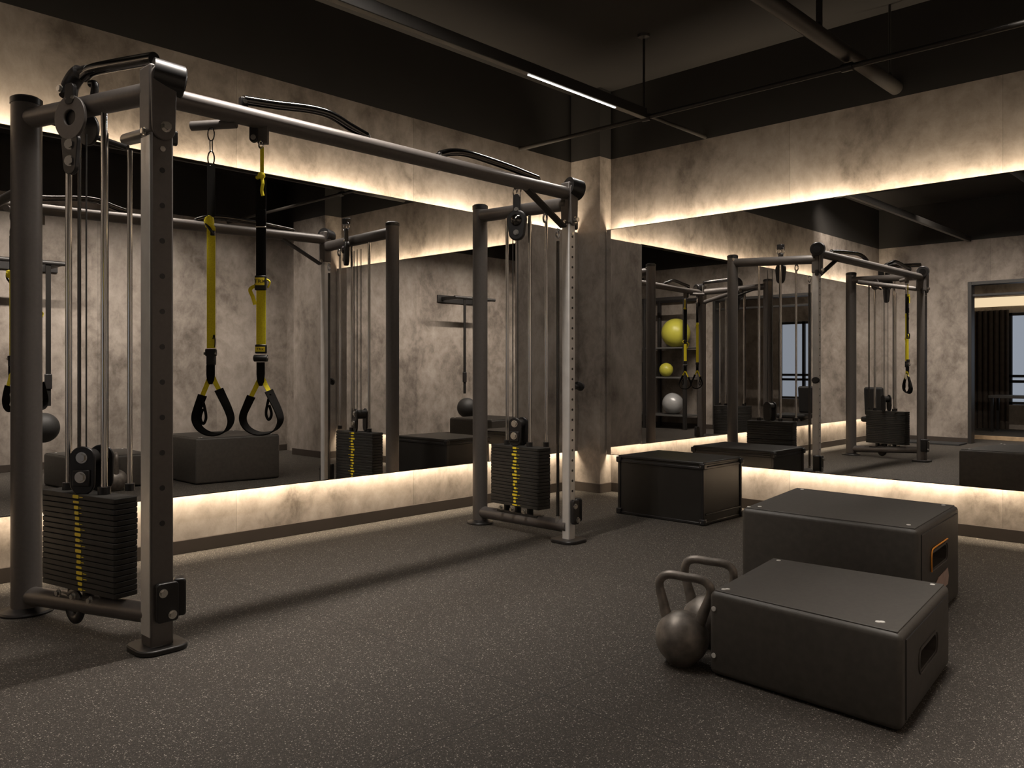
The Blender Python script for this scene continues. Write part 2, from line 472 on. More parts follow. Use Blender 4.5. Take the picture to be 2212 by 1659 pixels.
def bolt(bm, p, n, r=.012, h=.01):
    n = n.normalized()
    cyl(bm, p, p+n*.003, r*1.35, 18); cyl(bm, p+n*.003, p+n*(.003+h), r, 6)

def station(R, S, zl, zr, zb0, zb1, rr, w, sc0, sc1, off0, off1, rods, pulley_s, steel_front, topz, near):
    L = (S-R).length; u = (S-R).normalized(); n = V(-u.y, u.x, 0)   # n points to +x side
    if n.x < 0: n = -n
    def P(s, o, z): return V(*(R+u*s+n*o)[:2], z)
    Z = V(0, 0, 1)
    # round post
    b = nb(); add_tube(b, [V(R.x, R.y, .01), V(R.x, R.y, topz-.006), V(R.x, R.y, topz)], [rr, rr, rr-.006], 40); rk('round_post', b, 'frame')
    b = nb(); add_tube(b, [V(R.x, R.y, topz-.03), V(R.x, R.y, topz-.004), V(R.x, R.y, topz+.006)], [rr+.003, rr+.003, rr-.012], 32); rk('post_cap', b, 'black')
    b = nb(); bolt(b, V(R.x, R.y, topz-.045)+V(.8,-.6,0)*(rr-.002), V(.8,-.6,0), .01); rk('cap_bolt', b, 'bolt')
    b = nb(); add_lathe(b, (R.x, R.y, 0), [(rr*1.75, 0), (rr*1.78, .008), (rr*1.7, .016), (rr*1.2, .022), (rr*1.02, .03)], 40); rk('foot_plate', b, 'frame_dark')
    # square post
    b = nb(); add_box(b, (S.x, S.y, 2.3/2+.005), (w, w, 2.29)); rk('square_post', b, 'satin' if steel_front else 'frame', bevel=.008, seg=3,
        label='brushed steel upright with peg holes' if steel_front else None)
    if not steel_front:
        b = nb(); add_box(b, (S.x-w/2-.001, S.y, 1.05), (.004, w*.9, 1.98)); rk('steel_rail', b, 'satin', 'bright steel strip along the upright', bevel=.0015)
    z = .506 if near else .2
    step = .14 if near else .0655
    while z < 2.0:
        b = nb(); cyl(b, V(S.x, S.y-w/2+.004, z), V(S.x, S.y-w/2-.0012, z), .011 if near else .0078, 16)
        rk('peg_hole', b, 'black')
        z += step
    b = nb(); cyl(b, V(S.x, S.y-w/2+.004, 1.99), V(S.x, S.y-w/2-.006, 1.99), .011, 18); rk('peg_bolt', b, 'bolt')
    b = nb(); add_plate(b, V(S.x, S.y, .011), V(1,0,0), V(0,1,0), rrect(.20, .20, .06), .022); rk('foot_plate', b, 'frame_dark', bevel=.005)
    # sleeve at the head
    b = nb(); add_box(b, (S.x, S.y, 2.185), (w+.012, w+.012, .27)); rk('head_sleeve', b, 'frame', bevel=.01, seg=3)
    b = nb(); add_plate(b, V(S.x, S.y-w/2-.012, 2.27), V(1,0,0), Z, egg_plate(w*.5+.006, w*.5, .20), .014); rk('head_plate', b, 'frame', bevel=.003)
    b = nb(); bolt(b, V(S.x+.005, S.y-w/2-.02, 2.075), V(0,-1,0), .016, .02); rk('head_bolt', b, 'bolt')
    # housing tube through the head
    b = nb(); c0, c1 = V(S.x-w*.3, S.y-.01, 2.29), V(S.x+w/2+.045, S.y-.035, 2.275)
    add_tube(b, [c0, c1-(c1-c0).normalized()*.006, c1], [.066, .066, .060], 32); rk('pulley_housing', b, 'black')
    b = nb(); d = (c1-c0).normalized(); cyl(b, c1, c1+d*.006, .036, 28); rk('housing_cap', b, 'darkchrome')
    b = nb(); cyl(b, V(S.x+w*.12, S.y-w/2-.02, 2.292), V(S.x+w*.12, S.y-w/2-.027, 2.292), .024 if near else .012, 28); rk('badge', b, 'steel', 'pale grey oval badge')
    b = nb(); add_plate(b, V(S.x+w/2+.012, S.y-.02, 2.05), V(0,1,0), Z, rrect(.03, .06, .012), .02); rk('side_clamp', b, 'black')
    b = nb(); bolt(b, V(S.x-w/2-.005, S.y, 2.06), V(-1,0,0), .012); rk('side_bolt', b, 'bolt')
    # cross beam and base rail
    b = nb(); cyl(b, V(R.x, R.y, zl), V(S.x, S.y, zr), .044, 28); rk('cross_beam', b, 'frame')
    b = nb(); cyl(b, V(R.x, R.y, zb0), V(S.x, S.y, zb1), .042, 28); rk('base_rail', b, 'frame')
    # diagonal tube behind
    if near:
        b = nb(); cyl(b, P(.30, .30, 2.20), V(S.x+.01, S.y+.02, 2.075), .028, 20); rk('brace', b, 'frame')
        b = nb(); cyl(b, P(.12, .0, 2.25), P(.52, .16, 2.10), .012, 12); rk('stay_rod', b, 'frame_dark')
    else:
        b = nb(); add_ribbon(b, [barpt(S.x-.42, -.03), V(S.x-.05, S.y, 2.03)], .05, .016, V(0,1,0)); rk('brace', b, 'frame_dark', bevel=.002)
    # guide rods
    cs = (sc0+sc1)/2
    zt = .59
    for (s, o, r, z0, z1, m) in rods:
        b = nb(); cyl(b, P(s, o, z0), P(s, o, z1), r, 16); rk('guide_rod', b, m)
        b = nb(); cyl(b, P(s, o, z0), P(s, o, z0+.03), r*1.9, 16); rk('rod_collar', b, 'black')
    for o, ds in ((-.02, -.05), (-.02, .0), (.02, .09)):
        b = nb(); cyl(b, P(cs+ds, o, .74), P(cs+ds, o, 2.12), .0035, 8); rk('cable', b, 'cable')
    # weight stack
    NP = 18; z0 = .180; ph = (zt-z0)/NP
    for k in range(NP):
        zc = z0+ph*(k+.5)
        j = random.uniform(-.0015, .0015)
        b = nb()
        add_plate(b, P(cs, (off0+off1)/2+j, zc), u, n, rrect(sc1-sc0, off1-off0, .012, 3), ph-.0022)
        pl = rk('weight_plate', b, 'plate', bevel=.002, seg=1)
        b = nb()
        lw = random.choice((.05, .06, .07)) if near else random.choice((.04, .06, .075))
        lc = -.02+.035*(1-k/NP) if near else random.uniform(-.008, .008)
        add_plate(b, P(cs+lc+.012, off0+j-.0012, zc), u, Z, rrect(lw*.6, ph*(.62 if k % 4 else .42), ph*.2, 3), .0016)
        if k % 3 != 1: add_plate(b, P(cs+lc+.012+lw*.55, off0+j-.0012, zc), u, Z, rrect(lw*.35, ph*.12, ph*.05, 2), .0014)
        lb = finish('plate_marking', b, 'label_yellow', label=None) if False else finish('plate_marking', b, 'label_yellow')
        lb.parent = pl; lb.location = lb.location - V(0,0,0); lb['label'] = 'yellow weight marking'
    # rubber feet and bolts under the stack
    for ds in (-.13, -.02, .1):
        b = nb(); cyl(b, P(cs+ds, 0, .135), P(cs+ds, 0, .181), .022, 16); rk('rubber_buffer', b, 'blackrubber')
        b = nb(); bolt(b, P(cs+ds+.01, off0-.006, .158), -n, .012, .012); rk('buffer_bolt', b, 'bolt')
    b = nb(); add_box(b, P(cs, 0, .128), (sc1-sc0-.08, .07, .016), axes=(u, n, Z)); rk('stack_tray', b, 'frame_dark', bevel=.003)
    # travelling pulley block on the stack
    bx = RV if near else (u*.7+RV*.5).normalized(); bn_ = V(-bx.y, bx.x, 0)
    if bn_.dot(DV) < 0: bn_ = -bn_
    bc = P(cs-.02, 0, 0); kf = 1.12 if near else 1.0
    for o, q in ((-.045, 0), (.045, .035 if near else .012)):
        b = nb(); add_plate(b, bc+bn_*o+bx*q+V(0,0,.735), bx, Z, egg_plate(.049*kf, .047*kf, .10), .014); rk('block_plate', b, 'black', bevel=.004)
    b = nb(); cyl(b, bc-bn_*.036+V(0,0,.735), bc+bn_*.036+V(0,0,.735), .038, 28); rk('block_wheel', b, 'frame_dark')
    b = nb(); add_box(b, bc-bn_*.056+V(0,0,.655), (.072, .012, .07), axes=(bx, bn_, Z)); rk('block_tab', b, 'frame_dark', bevel=.005)
    for z in (.742, .66):
        b = nb(); bolt(b, bc-bn_*(.052 if z > .7 else .062)+V(0,0,z), -bn_, .018, .009); rk('block_bolt', b, 'bolt')
    # hanging top pulley
    ps = pulley_s
    if near:
        ax, ay = (RV*.93-DV*.37).normalized(), Z; n0 = n; n = DV
        c = P(ps, -.075, 2.185)
        b = nb(); add_plate(b, c, ax, ay, oval(.088, .094, 36), .014, hole=(0, 0, .033)); rk('top_pulley', b, 'frame', bevel=.003)
        b = nb(); add_lathe(b, (0,0,0), [(.05,-.012), (.058,-.012), (.058,.012), (.05,.012)], 32, 'y')
        w_ = rk('pulley_wheel', b, 'black'); w_.location = (c - rig.location) + n*.022; w_.rotation_euler = (0, 0, math.atan2(ax.y, ax.x))
        b = nb(); add_plate(b, c+n*.004+V(0,0,-.10), ax, ay, egg_plate(.048, .036, .105), .02); rk('pulley_tongue', b, 'black', bevel=.003)
        b = nb(); add_plate(b, c+V(0,0,.10), ax, ay, rrect(.05, .09, .018), .02); rk('pulley_hanger', b, 'black', bevel=.003)
        for z in (-.115, -.185):
            b = nb(); bolt(b, c-n*.007+V(0,0,z), -n, .017, .008); rk('pulley_bolt', b, 'bolt')
        for q in (-.02, .02):
            b = nb(); bolt(b, c-n*.007+u*q+V(0,0,.08), -n, .006, .004); rk('pulley_bolt', b, 'bolt')
        b = nb(); add_plate(b, c+n*.15+V(0,0,-.01), ax, ay, oval(.06, .07, 28), .014); rk('rear_pulley', b, 'black', bevel=.003)
        n = n0
        # chrome grip above the cross beam
        g = smooth_path([P(.46, -.01, 2.375), P(.52, -.01, 2.39), P(.64, -.01, 2.385), P(.86, 0, 2.372), P(.93, 0, 2.365)], 5)
        b = nb(); add_tube(b, g, .026, 20); rk('pull_up_grip', b, 'darkchrome', 'dark chrome grip bar above the cross beam')
        g = smooth_path([P(.50, -.01, 2.392), P(.44, -.02, 2.385), P(.40, -.03, 2.34), P(.40, -.04, 2.29)], 5)
        b = nb(); add_tube(b, g, [.026]*4+[.036]*(len(g)-4), 20); rk('grip_bracket', b, 'black')
        b = nb(); bolt(b, P(.40, -.075, 2.315), -n, .014, .008); rk('grip_bolt', b, 'bolt')
        b = nb(); g = smooth_path([P(.52, 0, 2.27), P(.53, 0, 2.33), P(.50, 0, 2.34)], 4); add_tube(b, g, .016, 12); rk('cable_hook', b, 'black')
    else:
        ax, ay = (RV*.96-DV*.28).normalized(), Z; n0 = n; n = (DV*.96+RV*.28).normalized()
        c = P(ps, -.10, 2.12)
        b = nb(); add_plate(b, c, ax, ay, egg_plate(.070, .056, .082), .04, hole=None); rk('top_pulley', b, 'black', bevel=.010, seg=3)
        b = nb(); add_lathe(b, (0,0,0), [(.002,-.034), (.02,-.031), (.036,-.018), (.042,0), (.042,.02)], 28, 'y')
        w_ = rk('pulley_wheel', b, 'darkchrome'); w_.location = (c - rig.location) - n*.012; w_.rotation_euler = (0, 0, math.atan2(ax.y, ax.x))
        b = nb(); bolt(b, c-n*.022+V(0,0,-.085), -n, .014, .006); rk('pulley_bolt', b, 'bolt')
        b = nb(); add_plate(b, c+V(0,0,.11), ax, ay, rrect(.05, .13, .02), .03); rk('pulley_hanger', b, 'black', bevel=.004)
        b = nb(); bolt(b, c-n*.016+V(0,0,.07), -n, .012, .006); rk('pulley_bolt', b, 'bolt')
        for s_ in (-1, 1):
            b = nb(); g = [c+V(0,0,.19)+u*(.018*s_)+V(0,0,.035*math.cos(a))+u*(.02*s_*math.sin(a)) for a in [PI*2*k/14 for k in range(14)]]
            add_tube(b, g, .005, 8, closed=True); rk('shackle', b, 'chrome')
        b = nb(); add_box(b, c+V(0,0,.235), (.05, .04, .05), axes=(u, n, Z)); rk('pulley_mount', b, 'black', bevel=.004)
        n = n0
        # snap hook on the third rod
        b = nb(); c2 = P(.674, -.01, 2.12)
        g = [c2+u*.016*math.cos(a)+V(0,0,.03*math.sin(a)) for a in [2*PI*k/16 for k in range(16)]]
        add_tube(b, g, .007, 8, closed=True); rk('snap_hook', b, 'chrome')
        b = nb(); add_tube(b, [P(.80, -.02, .12), P(.80, -.02, 1.95)], .011, 14); rk('rear_tube', b, 'darkchrome')
        b = nb(); cyl(b, P(.80, -.02, .10), P(.80, -.02, .16), .018, 14); rk('tube_foot', b, 'chrome')
        b = nb(); g = [P(.80,-.02,2.0)+u*.014*math.cos(a)+V(0,0,.03*math.sin(a)) for a in [2*PI*k/16 for k in range(16)]]
        add_tube(b, g, .006, 8, closed=True); rk('snap_hook', b, 'chrome')
        # pop pin
        b = nb(); k0 = V(S.x+w/2, S.y-.02, 1.0)
        add_tube(b, [k0, k0+V(.025,0,0), k0+V(.04,0,0)], [.017, .017, .012], 18); rk('pop_pin', b, 'frame_dark')
        b = nb(); add_tube(b, [k0+V(.036,-.004,.0), k0+V(.044,-.004,.004), k0+V(.058,-.004,.01)], [.02, .034, .03], 20, flat=1.2); rk('pin_knob', b, 'black')
    # low pulley bracket at the foot
    zb = .195
    b = nb(); add_plate(b, V(S.x+w*.12, S.y-w/2-.018, zb), V(1,0,0), Z, rrect(w*.95, .155, .014), .022); rk('low_pulley_plate', b, 'black', bevel=.004)
    b = nb(); add_plate(b, V(S.x+w/2+.028, S.y-w/2+.01, zb+.008), V(.9,-.42,0).normalized(), Z, rrect(.05, .15, .014), .06); rk('low_pulley_guard', b, 'black', bevel=.006)
    for q, z in ((-.10, zb+.04), (.30, zb-.05)):
        b = nb(); bolt(b, V(S.x+w*q, S.y-w/2-.03, z), V(0,-1,0), .013, .008); rk('low_pulley_bolt', b, 'bolt')
    # cable wheel under base rail
    if near:
        b = nb(); g = [P(.42, -.02, .095)+u*.045*math.cos(a)+V(0,0,.055*math.sin(a)) for a in [2*PI*k/24 for k in range(24)]]
        add_tube(b, g, .014, 10, closed=True, flat=1.6); rk('cable_wheel', b, 'black')

station(RA, SA, 2.265, 2.228, .078, .138, .064, .092, .235, .765, -.062, .045,
        [(.336, 0, .0135, .59, 2.215, 'chrome'), (.596, 0, .0135, .59, 2.20, 'chrome'), (.66, .075, .0105, .60, 2.05, 'chrome'), (.30, .07, .008, .6, 2.2, 'darkchrome')],
        .42, False, 2.36, True)
station(RB, SB, 2.222, 2.186, .085, .099, .0535, .063, .18, .66, -.06, .06,
        [(.29, 0, .0115, .59, 2.18, 'chrome'), (.515, 0, .0115, .59, 2.17, 'chrome'), (.674, .0, .0105, .60, 2.10, 'chrome')],
        .43, True, 2.30, False)

# pull-up handles on the beam
def grip(pts, r, m='darkchrome'):
    g = smooth_path(pts, 6)
    b = nb(); add_tube(b, g, r, 18); o = rk('pull_up_grip', b, m, 'black chrome bent grip on top of the beam')
    for p in (pts[0], pts[-1]):
        p = Vector(p); bp = barpt(p.x, .036)
        b = nb(); add_box(b, ((p.x), (p.y+bp.y)/2, (p.z+bp.z)/2-.004), (.035, .03, abs(p.z-bp.z)+.03)); rk('grip_foot', b, 'black', bevel=.006)
        b = nb(); bolt(b, V(p.x, p.y-.016, p.z-.008), V(0,-1,0), .008, .004); rk('grip_bolt', b, 'bolt')
grip([barpt(1.80, .068), barpt(1.95, .082), barpt(2.14, .105), barpt(2.26, .104), barpt(2.37, .072), barpt(2.475, .045)], .021)
grip([barpt(2.98, .045), barpt(3.06, .072), barpt(3.17, .088), barpt(3.32, .085), barpt(3.55, .072), barpt(3.68, .060), barpt(3.81, .048)], .021)
# stub tube and strap bracket under the beam
b = nb(); cyl(b, V(1.765, 3.333, 2.178), V(1.640, 3.490, 2.172), .0205, 24); rk('strap_stub', b, 'frame')
b = nb(); add_box(b, (1.895, 3.335, 2.16), (.045, .03, .09), rotz=-.8); rk('strap_bracket', b, 'frame', bevel=.003)
b = nb(); add_plate(b, V(1.858, 3.350, 2.185), V(.69,-.72,0), V(0,0,1), egg_plate(.018, .018, .05), .02); rk('bracket_tab', b, 'black', bevel=.003)
b = nb(); bolt(b, V(1.850, 3.340, 2.137), V(-.72,-.69,0), .009, .004); rk('tab_bolt', b, 'bolt')

# ---------------------------------------------------------------- suspension straps
def sub_loop(c, w, zt, zb, tilt, skew=0.0, n=10):
    """teardrop path in the RV / z plane"""
    H = zt-zb
    base = [(0, 0), (-.17, .20), (-.36, .46), (-.50, .70), (-.43, .87), (-.22, .975), (.05, 1.0), (.33, .94), (.48, .78), (.44, .60), (.27, .34), (.12, .13)]
    return [c+RV*(x*w+skew*y*w)+V(0, 0, zt-c.z-y*H) for x, y in base]

def trainer(label, c, zs, kind):
    """zs: top of hardware, start of upper strap, buckle top, buckle bottom, lower buckle top, bottom, yoke end, loop bottom"""
    t = thing('suspension_trainer', label, 'suspension strap', (c.x, c.y, zs['loop']), 'suspension straps hung from the beam')
    def k(name, b, m, lab=None, **kw): return kid(finish(name, b, m, **kw), t, lab)
    q = lambda r=0, d=0, z=0: V(c.x, c.y, 0)+RV*r+DV*d+V(0, 0, z)
    if kind == 'left':
        b = nb(); g = [q(.014*math.cos(a), 0, zs['top']-.024+.028*math.sin(a)) for a in [2*PI*i/18 for i in range(18)]]
        add_tube(b, g, .0028, 8, closed=True); k('ring', b, 'darkchrome')
        b = nb()
        for s in (-.005, .005): cyl(b, q(s, 0, zs['top']-.05), q(s, 0, zs['up']+.05), .0028, 8)
        k('carabiner', b, 'chrome')
        b = nb(); g = [q(.014*math.cos(a), 0, zs['up']+.022+.032*math.sin(a)) for a in [2*PI*i/18 for i in range(18)]]
        add_tube(b, g, .003, 8, closed=True); k('ring', b, 'darkchrome')
    else:
        b = nb(); g = [q(.010*math.cos(a), 0, zs['top']-.012+.016*math.sin(a)) for a in [2*PI*i/18 for i in range(18)]]
        add_tube(b, g, .0035, 8, closed=True); k('ring', b, 'chrome')
        b = nb(); add_ribbon(b, [q(.004, 0, zs['top']-.02), q(.004, 0, zs['up']+.03)], .016, .004, RV); k('sling', b, 'yellow', 'narrow yellow sling')
        b = nb()
        add_lathe(b, q(.004, -.008, zs['up']+.015), [(.003, -.016), (.014, -.010), (.017, 0), (.013, .012), (.004, .016)], 14)
        add_lathe(b, q(-.012, -.010, zs['up']+.006), [(.002, -.008), (.009, -.004), (.009, .004), (.002, .008)], 12)
        g = smooth_path([q(.006, -.012, zs['up']+.012), q(.012, -.016, zs['up']-.02), q(.008, -.016, zs['up']-.05), q(.012, -.014, zs['up']-.075)], 4)
        add_tube(b, g, .007, 10); k('knot', b, 'yellow', 'yellow knotted sling end')
    wU = .034 if kind == 'left' else .043
    wY = .036 if kind == 'left' else .041
    b = nb(); add_ribbon(b, [q(0, 0, zs['up']), q(0, 0, (zs['up']+zs['b0'])/2), q(0, 0, zs['b0'])], wU, .005, RV); k('upper_strap', b, 'webbing')
    if kind == 'right':
        b = nb(); add_box(b, q(0, -.002, zs['up']-.16), (wU+.003, .010, .055), axes=(RV, DV, V(0,0,1))); k('strap_keeper', b, 'webbing', bevel=.002)
        b = nb(); add_box(b, q(0, -.003, zs['up']-.175-.035), (wU+.004, .008, .008), axes=(RV, DV, V(0,0,1))); k('slider', b, 'bolt', bevel=.002)
    # adjusting buckle between the black and the yellow webbing
    if kind == 'left':
        zc = (zs['b0']+zs['b1'])/2
        b = nb(); add_lathe(b, q(-.004, -.010, zc+.004), [(.004, -.03), (.016, -.024), (.021, -.004), (.018, .018), (.004, .027)], 16)
        add_tube(b, smooth_path([q(-.022, -.012, zc+.01), q(-.002, -.024, zc-.012), q(.020, -.014, zc-.02)], 4), .006, 10)
        k('knot', b, 'yellow', 'yellow bunched webbing')
        b = nb(); add_tube(b, smooth_path([q(-.014, -.022, zc-.006), q(.004, -.028, zc-.028), q(.018, -.018, zc-.052)], 4), .006, 10)
        add_box(b, q(.012, -.012, zc-.045), (.018, .012, .02), axes=(RV, DV, V(0,0,1))); k('cam_buckle', b, 'black')
    else:
        zc = (zs['b0']+zs['b1'])/2
        b = nb(); add_box(b, q(0, -.006, zc), (.050, .02, zs['b0']-zs['b1']+.006), axes=(RV, DV, V(0,0,1))); bk = k('cam_buckle', b, 'black', bevel=.005, seg=3)
        badge(q(0, -.0172, zc+.006), .040, .034, bk, t)
        b = nb(); g = smooth_path([q(.018, .006, zc+.02), q(.036, .01, zc+.005), q(.026, .01, zc-.02)], 4); add_tube(b, g, .004, 8); k('tail_loop', b, 'yellow')
        b = nb(); add_ribbon(b, smooth_path([q(-.022, .004, zc-.008), q(-.050, .006, zc-.028), q(-.038, .006, zc-.062), q(-.028, .004, zc-.095)], 5), .016, .004, RV+DV*.6); k('strap_tail', b, 'yellow', 'loose yellow strap tail')
    b = nb(); add_ribbon(b, [q(0, 0, zs['b1']+.01), q(0, 0, (zs['b1']+zs['c0'])/2), q(0, 0, zs['c0']-.005)], wY, .004, RV); k('lower_strap', b, 'yellow', 'broad yellow webbing')
    # lower buckle
    H = zs['c0']-zs['c1']
    if kind == 'right':
        b = nb(); add_box(b, q(.001, -.004, zs['c0']-H*.26), (.050, .018, H*.52), axes=(RV, DV, V(0,0,1))); bk = k('lower_buckle', b, 'black', bevel=.004, seg=2)
        badge(q(.0, -.0142, zs['c0']-H*.27), .042, .022, bk, t)
        b = nb(); cyl(b, q(-.029, -.004, zs['c1']+H*.22), q(.029, -.004, zs['c1']+H*.22), .015, 18); k('buckle_roller', b, 'blackrubber')
        b = nb()
        for s in (-1, 1): cyl(b, q(s*.029, -.004, zs['c1']+H*.22), q(s*.032, -.004, zs['c1']+H*.22), .008, 14)
        k('roller_pin', b, 'bolt')
    else:
        b = nb(); add_box(b, q(.001, -.004, zs['c0']-H*.3), (.048, .02, H*.42), axes=(RV, DV, V(0,0,1)))
        add_box(b, q(.001, -.002, zs['c1']+H*.28), (.038, .022, H*.6), axes=(RV, DV, V(0,0,1))); k('lower_buckle', b, 'black', bevel=.005, seg=2)
        b = nb()
        for s in (-1, 1): cyl(b, q(s*.022, -.014, zs['c0']-H*.36), q(s*.026, -.014, zs['c0']-H*.36), .006, 12)
        k('roller_pin', b, 'bolt')
        b = nb(); add_tube(b, smooth_path([q(.010, -.006, zs['c0']+.035), q(.016, -.010, zs['c0']+.052), q(.020, -.008, zs['c0']+.03), q(.018, -.006, zs['c0'])], 4), .0022, 8); k('pull_loop', b, 'webbing')
    # yoke
    b = nb(); zz = zs['c1']; ye = zs['yoke']
    prof = [(.0, .036), (.5, .036), (.8, .030), (1, .014)]
    rings = []
    for f, w_ in prof:
        z = zz+(ye-zz)*f
        rings.append([b.verts.new(q(a*w_/2, -.006+bb*.004, z)) for a, bb in ((-1,-1), (1,-1), (1,1), (-1,1))])
    for A, B in zip(rings, rings[1:]):
        for i in range(4): b.faces.new((A[i], A[(i+1) % 4], B[(i+1) % 4], B[i]))
    b.faces.new(rings[0]); b.faces.new(rings[-1]); k('yoke', b, 'webbing', bevel=.002)
    # yellow legs then black loop
    lc = q(.0, 0, ye+.035)
    wl, sk = zs['w'], zs['skew']
    path = sub_loop(lc, wl, ye+.035, zs['loop'], 0, sk)
    sp = smooth_path(path, 8, closed=True)
    n = len(sp)
    wd = []
    for i in range(n):
        f = i/n
        a = math.radians(62 if kind == 'left' else 60)
        ph = math.sin(f*PI)          # ribbon turns edge-on along the bottom
        wd.append((RV*math.cos(a*ph+.25) + DV*math.sin(a*ph+.25) + V(0, 0, .25*ph)).normalized())
    y0, y1 = int(n*.13), int(n*.885)
    b = nb(); add_ribbon(b, sp[0:y0+1], .020, .003, wd[0:y0+1]); k('handle_leg', b, 'yellow', 'yellow upper leg of the handle')
    b = nb(); add_ribbon(b, sp[y1:]+[sp[0]], .020, .003, wd[y1:]+[wd[0]]); k('handle_leg', b, 'yellow', 'yellow upper leg of the handle')
    b = nb(); add_ribbon(b, sp[y0:y1+1], .040, .006, wd[y0:y1+1]); k('handle_loop', b, 'webbing', bevel=.001)
    i = y1-2 if kind == 'right' else y0+1
    p = sp[i]
    s = -1 if kind == 'right' else 1
    g = smooth_path([p+RV*.0*s, p+RV*.012*s+V(0,0,-.045), p+RV*(.018*s)+V(0,0,-.09), p+RV*(.006*s)+V(0,0,-.115), p+RV*(-.006*s)+V(0,0,-.09), p+RV*.004*s+V(0,0,-.05)], 5)
    b = nb(); add_tube(b, g, .006, 10); k('toe_loop', b, 'webbing')
    return t

def text_mesh(s, size, name):
    cu = bpy.data.curves.new(name, 'FONT'); cu.body = s; cu.size = size; cu.align_x = 'CENTER'; cu.align_y = 'CENTER'; cu.extrude = .0006
    o = bpy.data.objects.new(name, cu); COL.objects.link(o)
    dg = bpy.context.evaluated_depsgraph_get(); dg.update()
    me = bpy.data.meshes.new_from_object(o.evaluated_get(dg))
    bpy.data.objects.remove(o); return me

def badge(p, w, h, parent, t):
    b = nb(); add_box(b, p, (w, .0015, h), axes=(RV, DV, V(0,0,1)))
    lb = finish('label_patch', b, 'label_yellow', smooth=False, bevel=.0005)
    lb.parent = parent; lb['label'] = 'yellow label with black lettering'
    lb.location = -t.location
    lb.matrix_parent_inverse = Matrix.Identity(4)
    me = text_mesh('TRX', h*.62, 'lettering')
    me.materials.append(M['black'])
    mt = Matrix((( RV.x, 0, -DV.x, 0), (RV.y, 0, -DV.y, 0), (0, 1, 0, 0), (0, 0, 0, 1)))
    me.transform(Matrix.Translation(p-DV*.0010) @ mt @ Matrix.Scale(1.25, 4, V(1,0,0)))
    # join lettering into the patch mesh
    bm = bmesh.new(); bm.from_mesh(lb.data); n0 = len(bm.faces); bm.from_mesh(me)
    bm.faces.ensure_lookup_table()
    for f in bm.faces[n0:]: f.material_index = 1
    bm.to_mesh(lb.data); bm.free(); lb.data.materials.append(M['black'])
    bpy.data.meshes.remove(me)
    # parent is already moved by -t.location, so only cancel once
    lb.location = (0, 0, 0)

trainer('yellow and black suspension strap without labels, nearest the left tower', V(1.690, 3.41, 0),
        dict(top=2.155, up=2.004, b0=1.775, b1=1.72, c0=1.212, c1=1.135, yoke=1.052, loop=.836, w=.155, skew=.09), 'left')
trainer('black and yellow suspension strap with two yellow labels, right of the other strap', V(1.882, 3.330, 0),
        dict(top=2.120, up=1.955, b0=1.527, b1=1.468, c0=1.226, c1=1.148, yoke=1.043, loop=.832, w=.168, skew=.03), 'right')

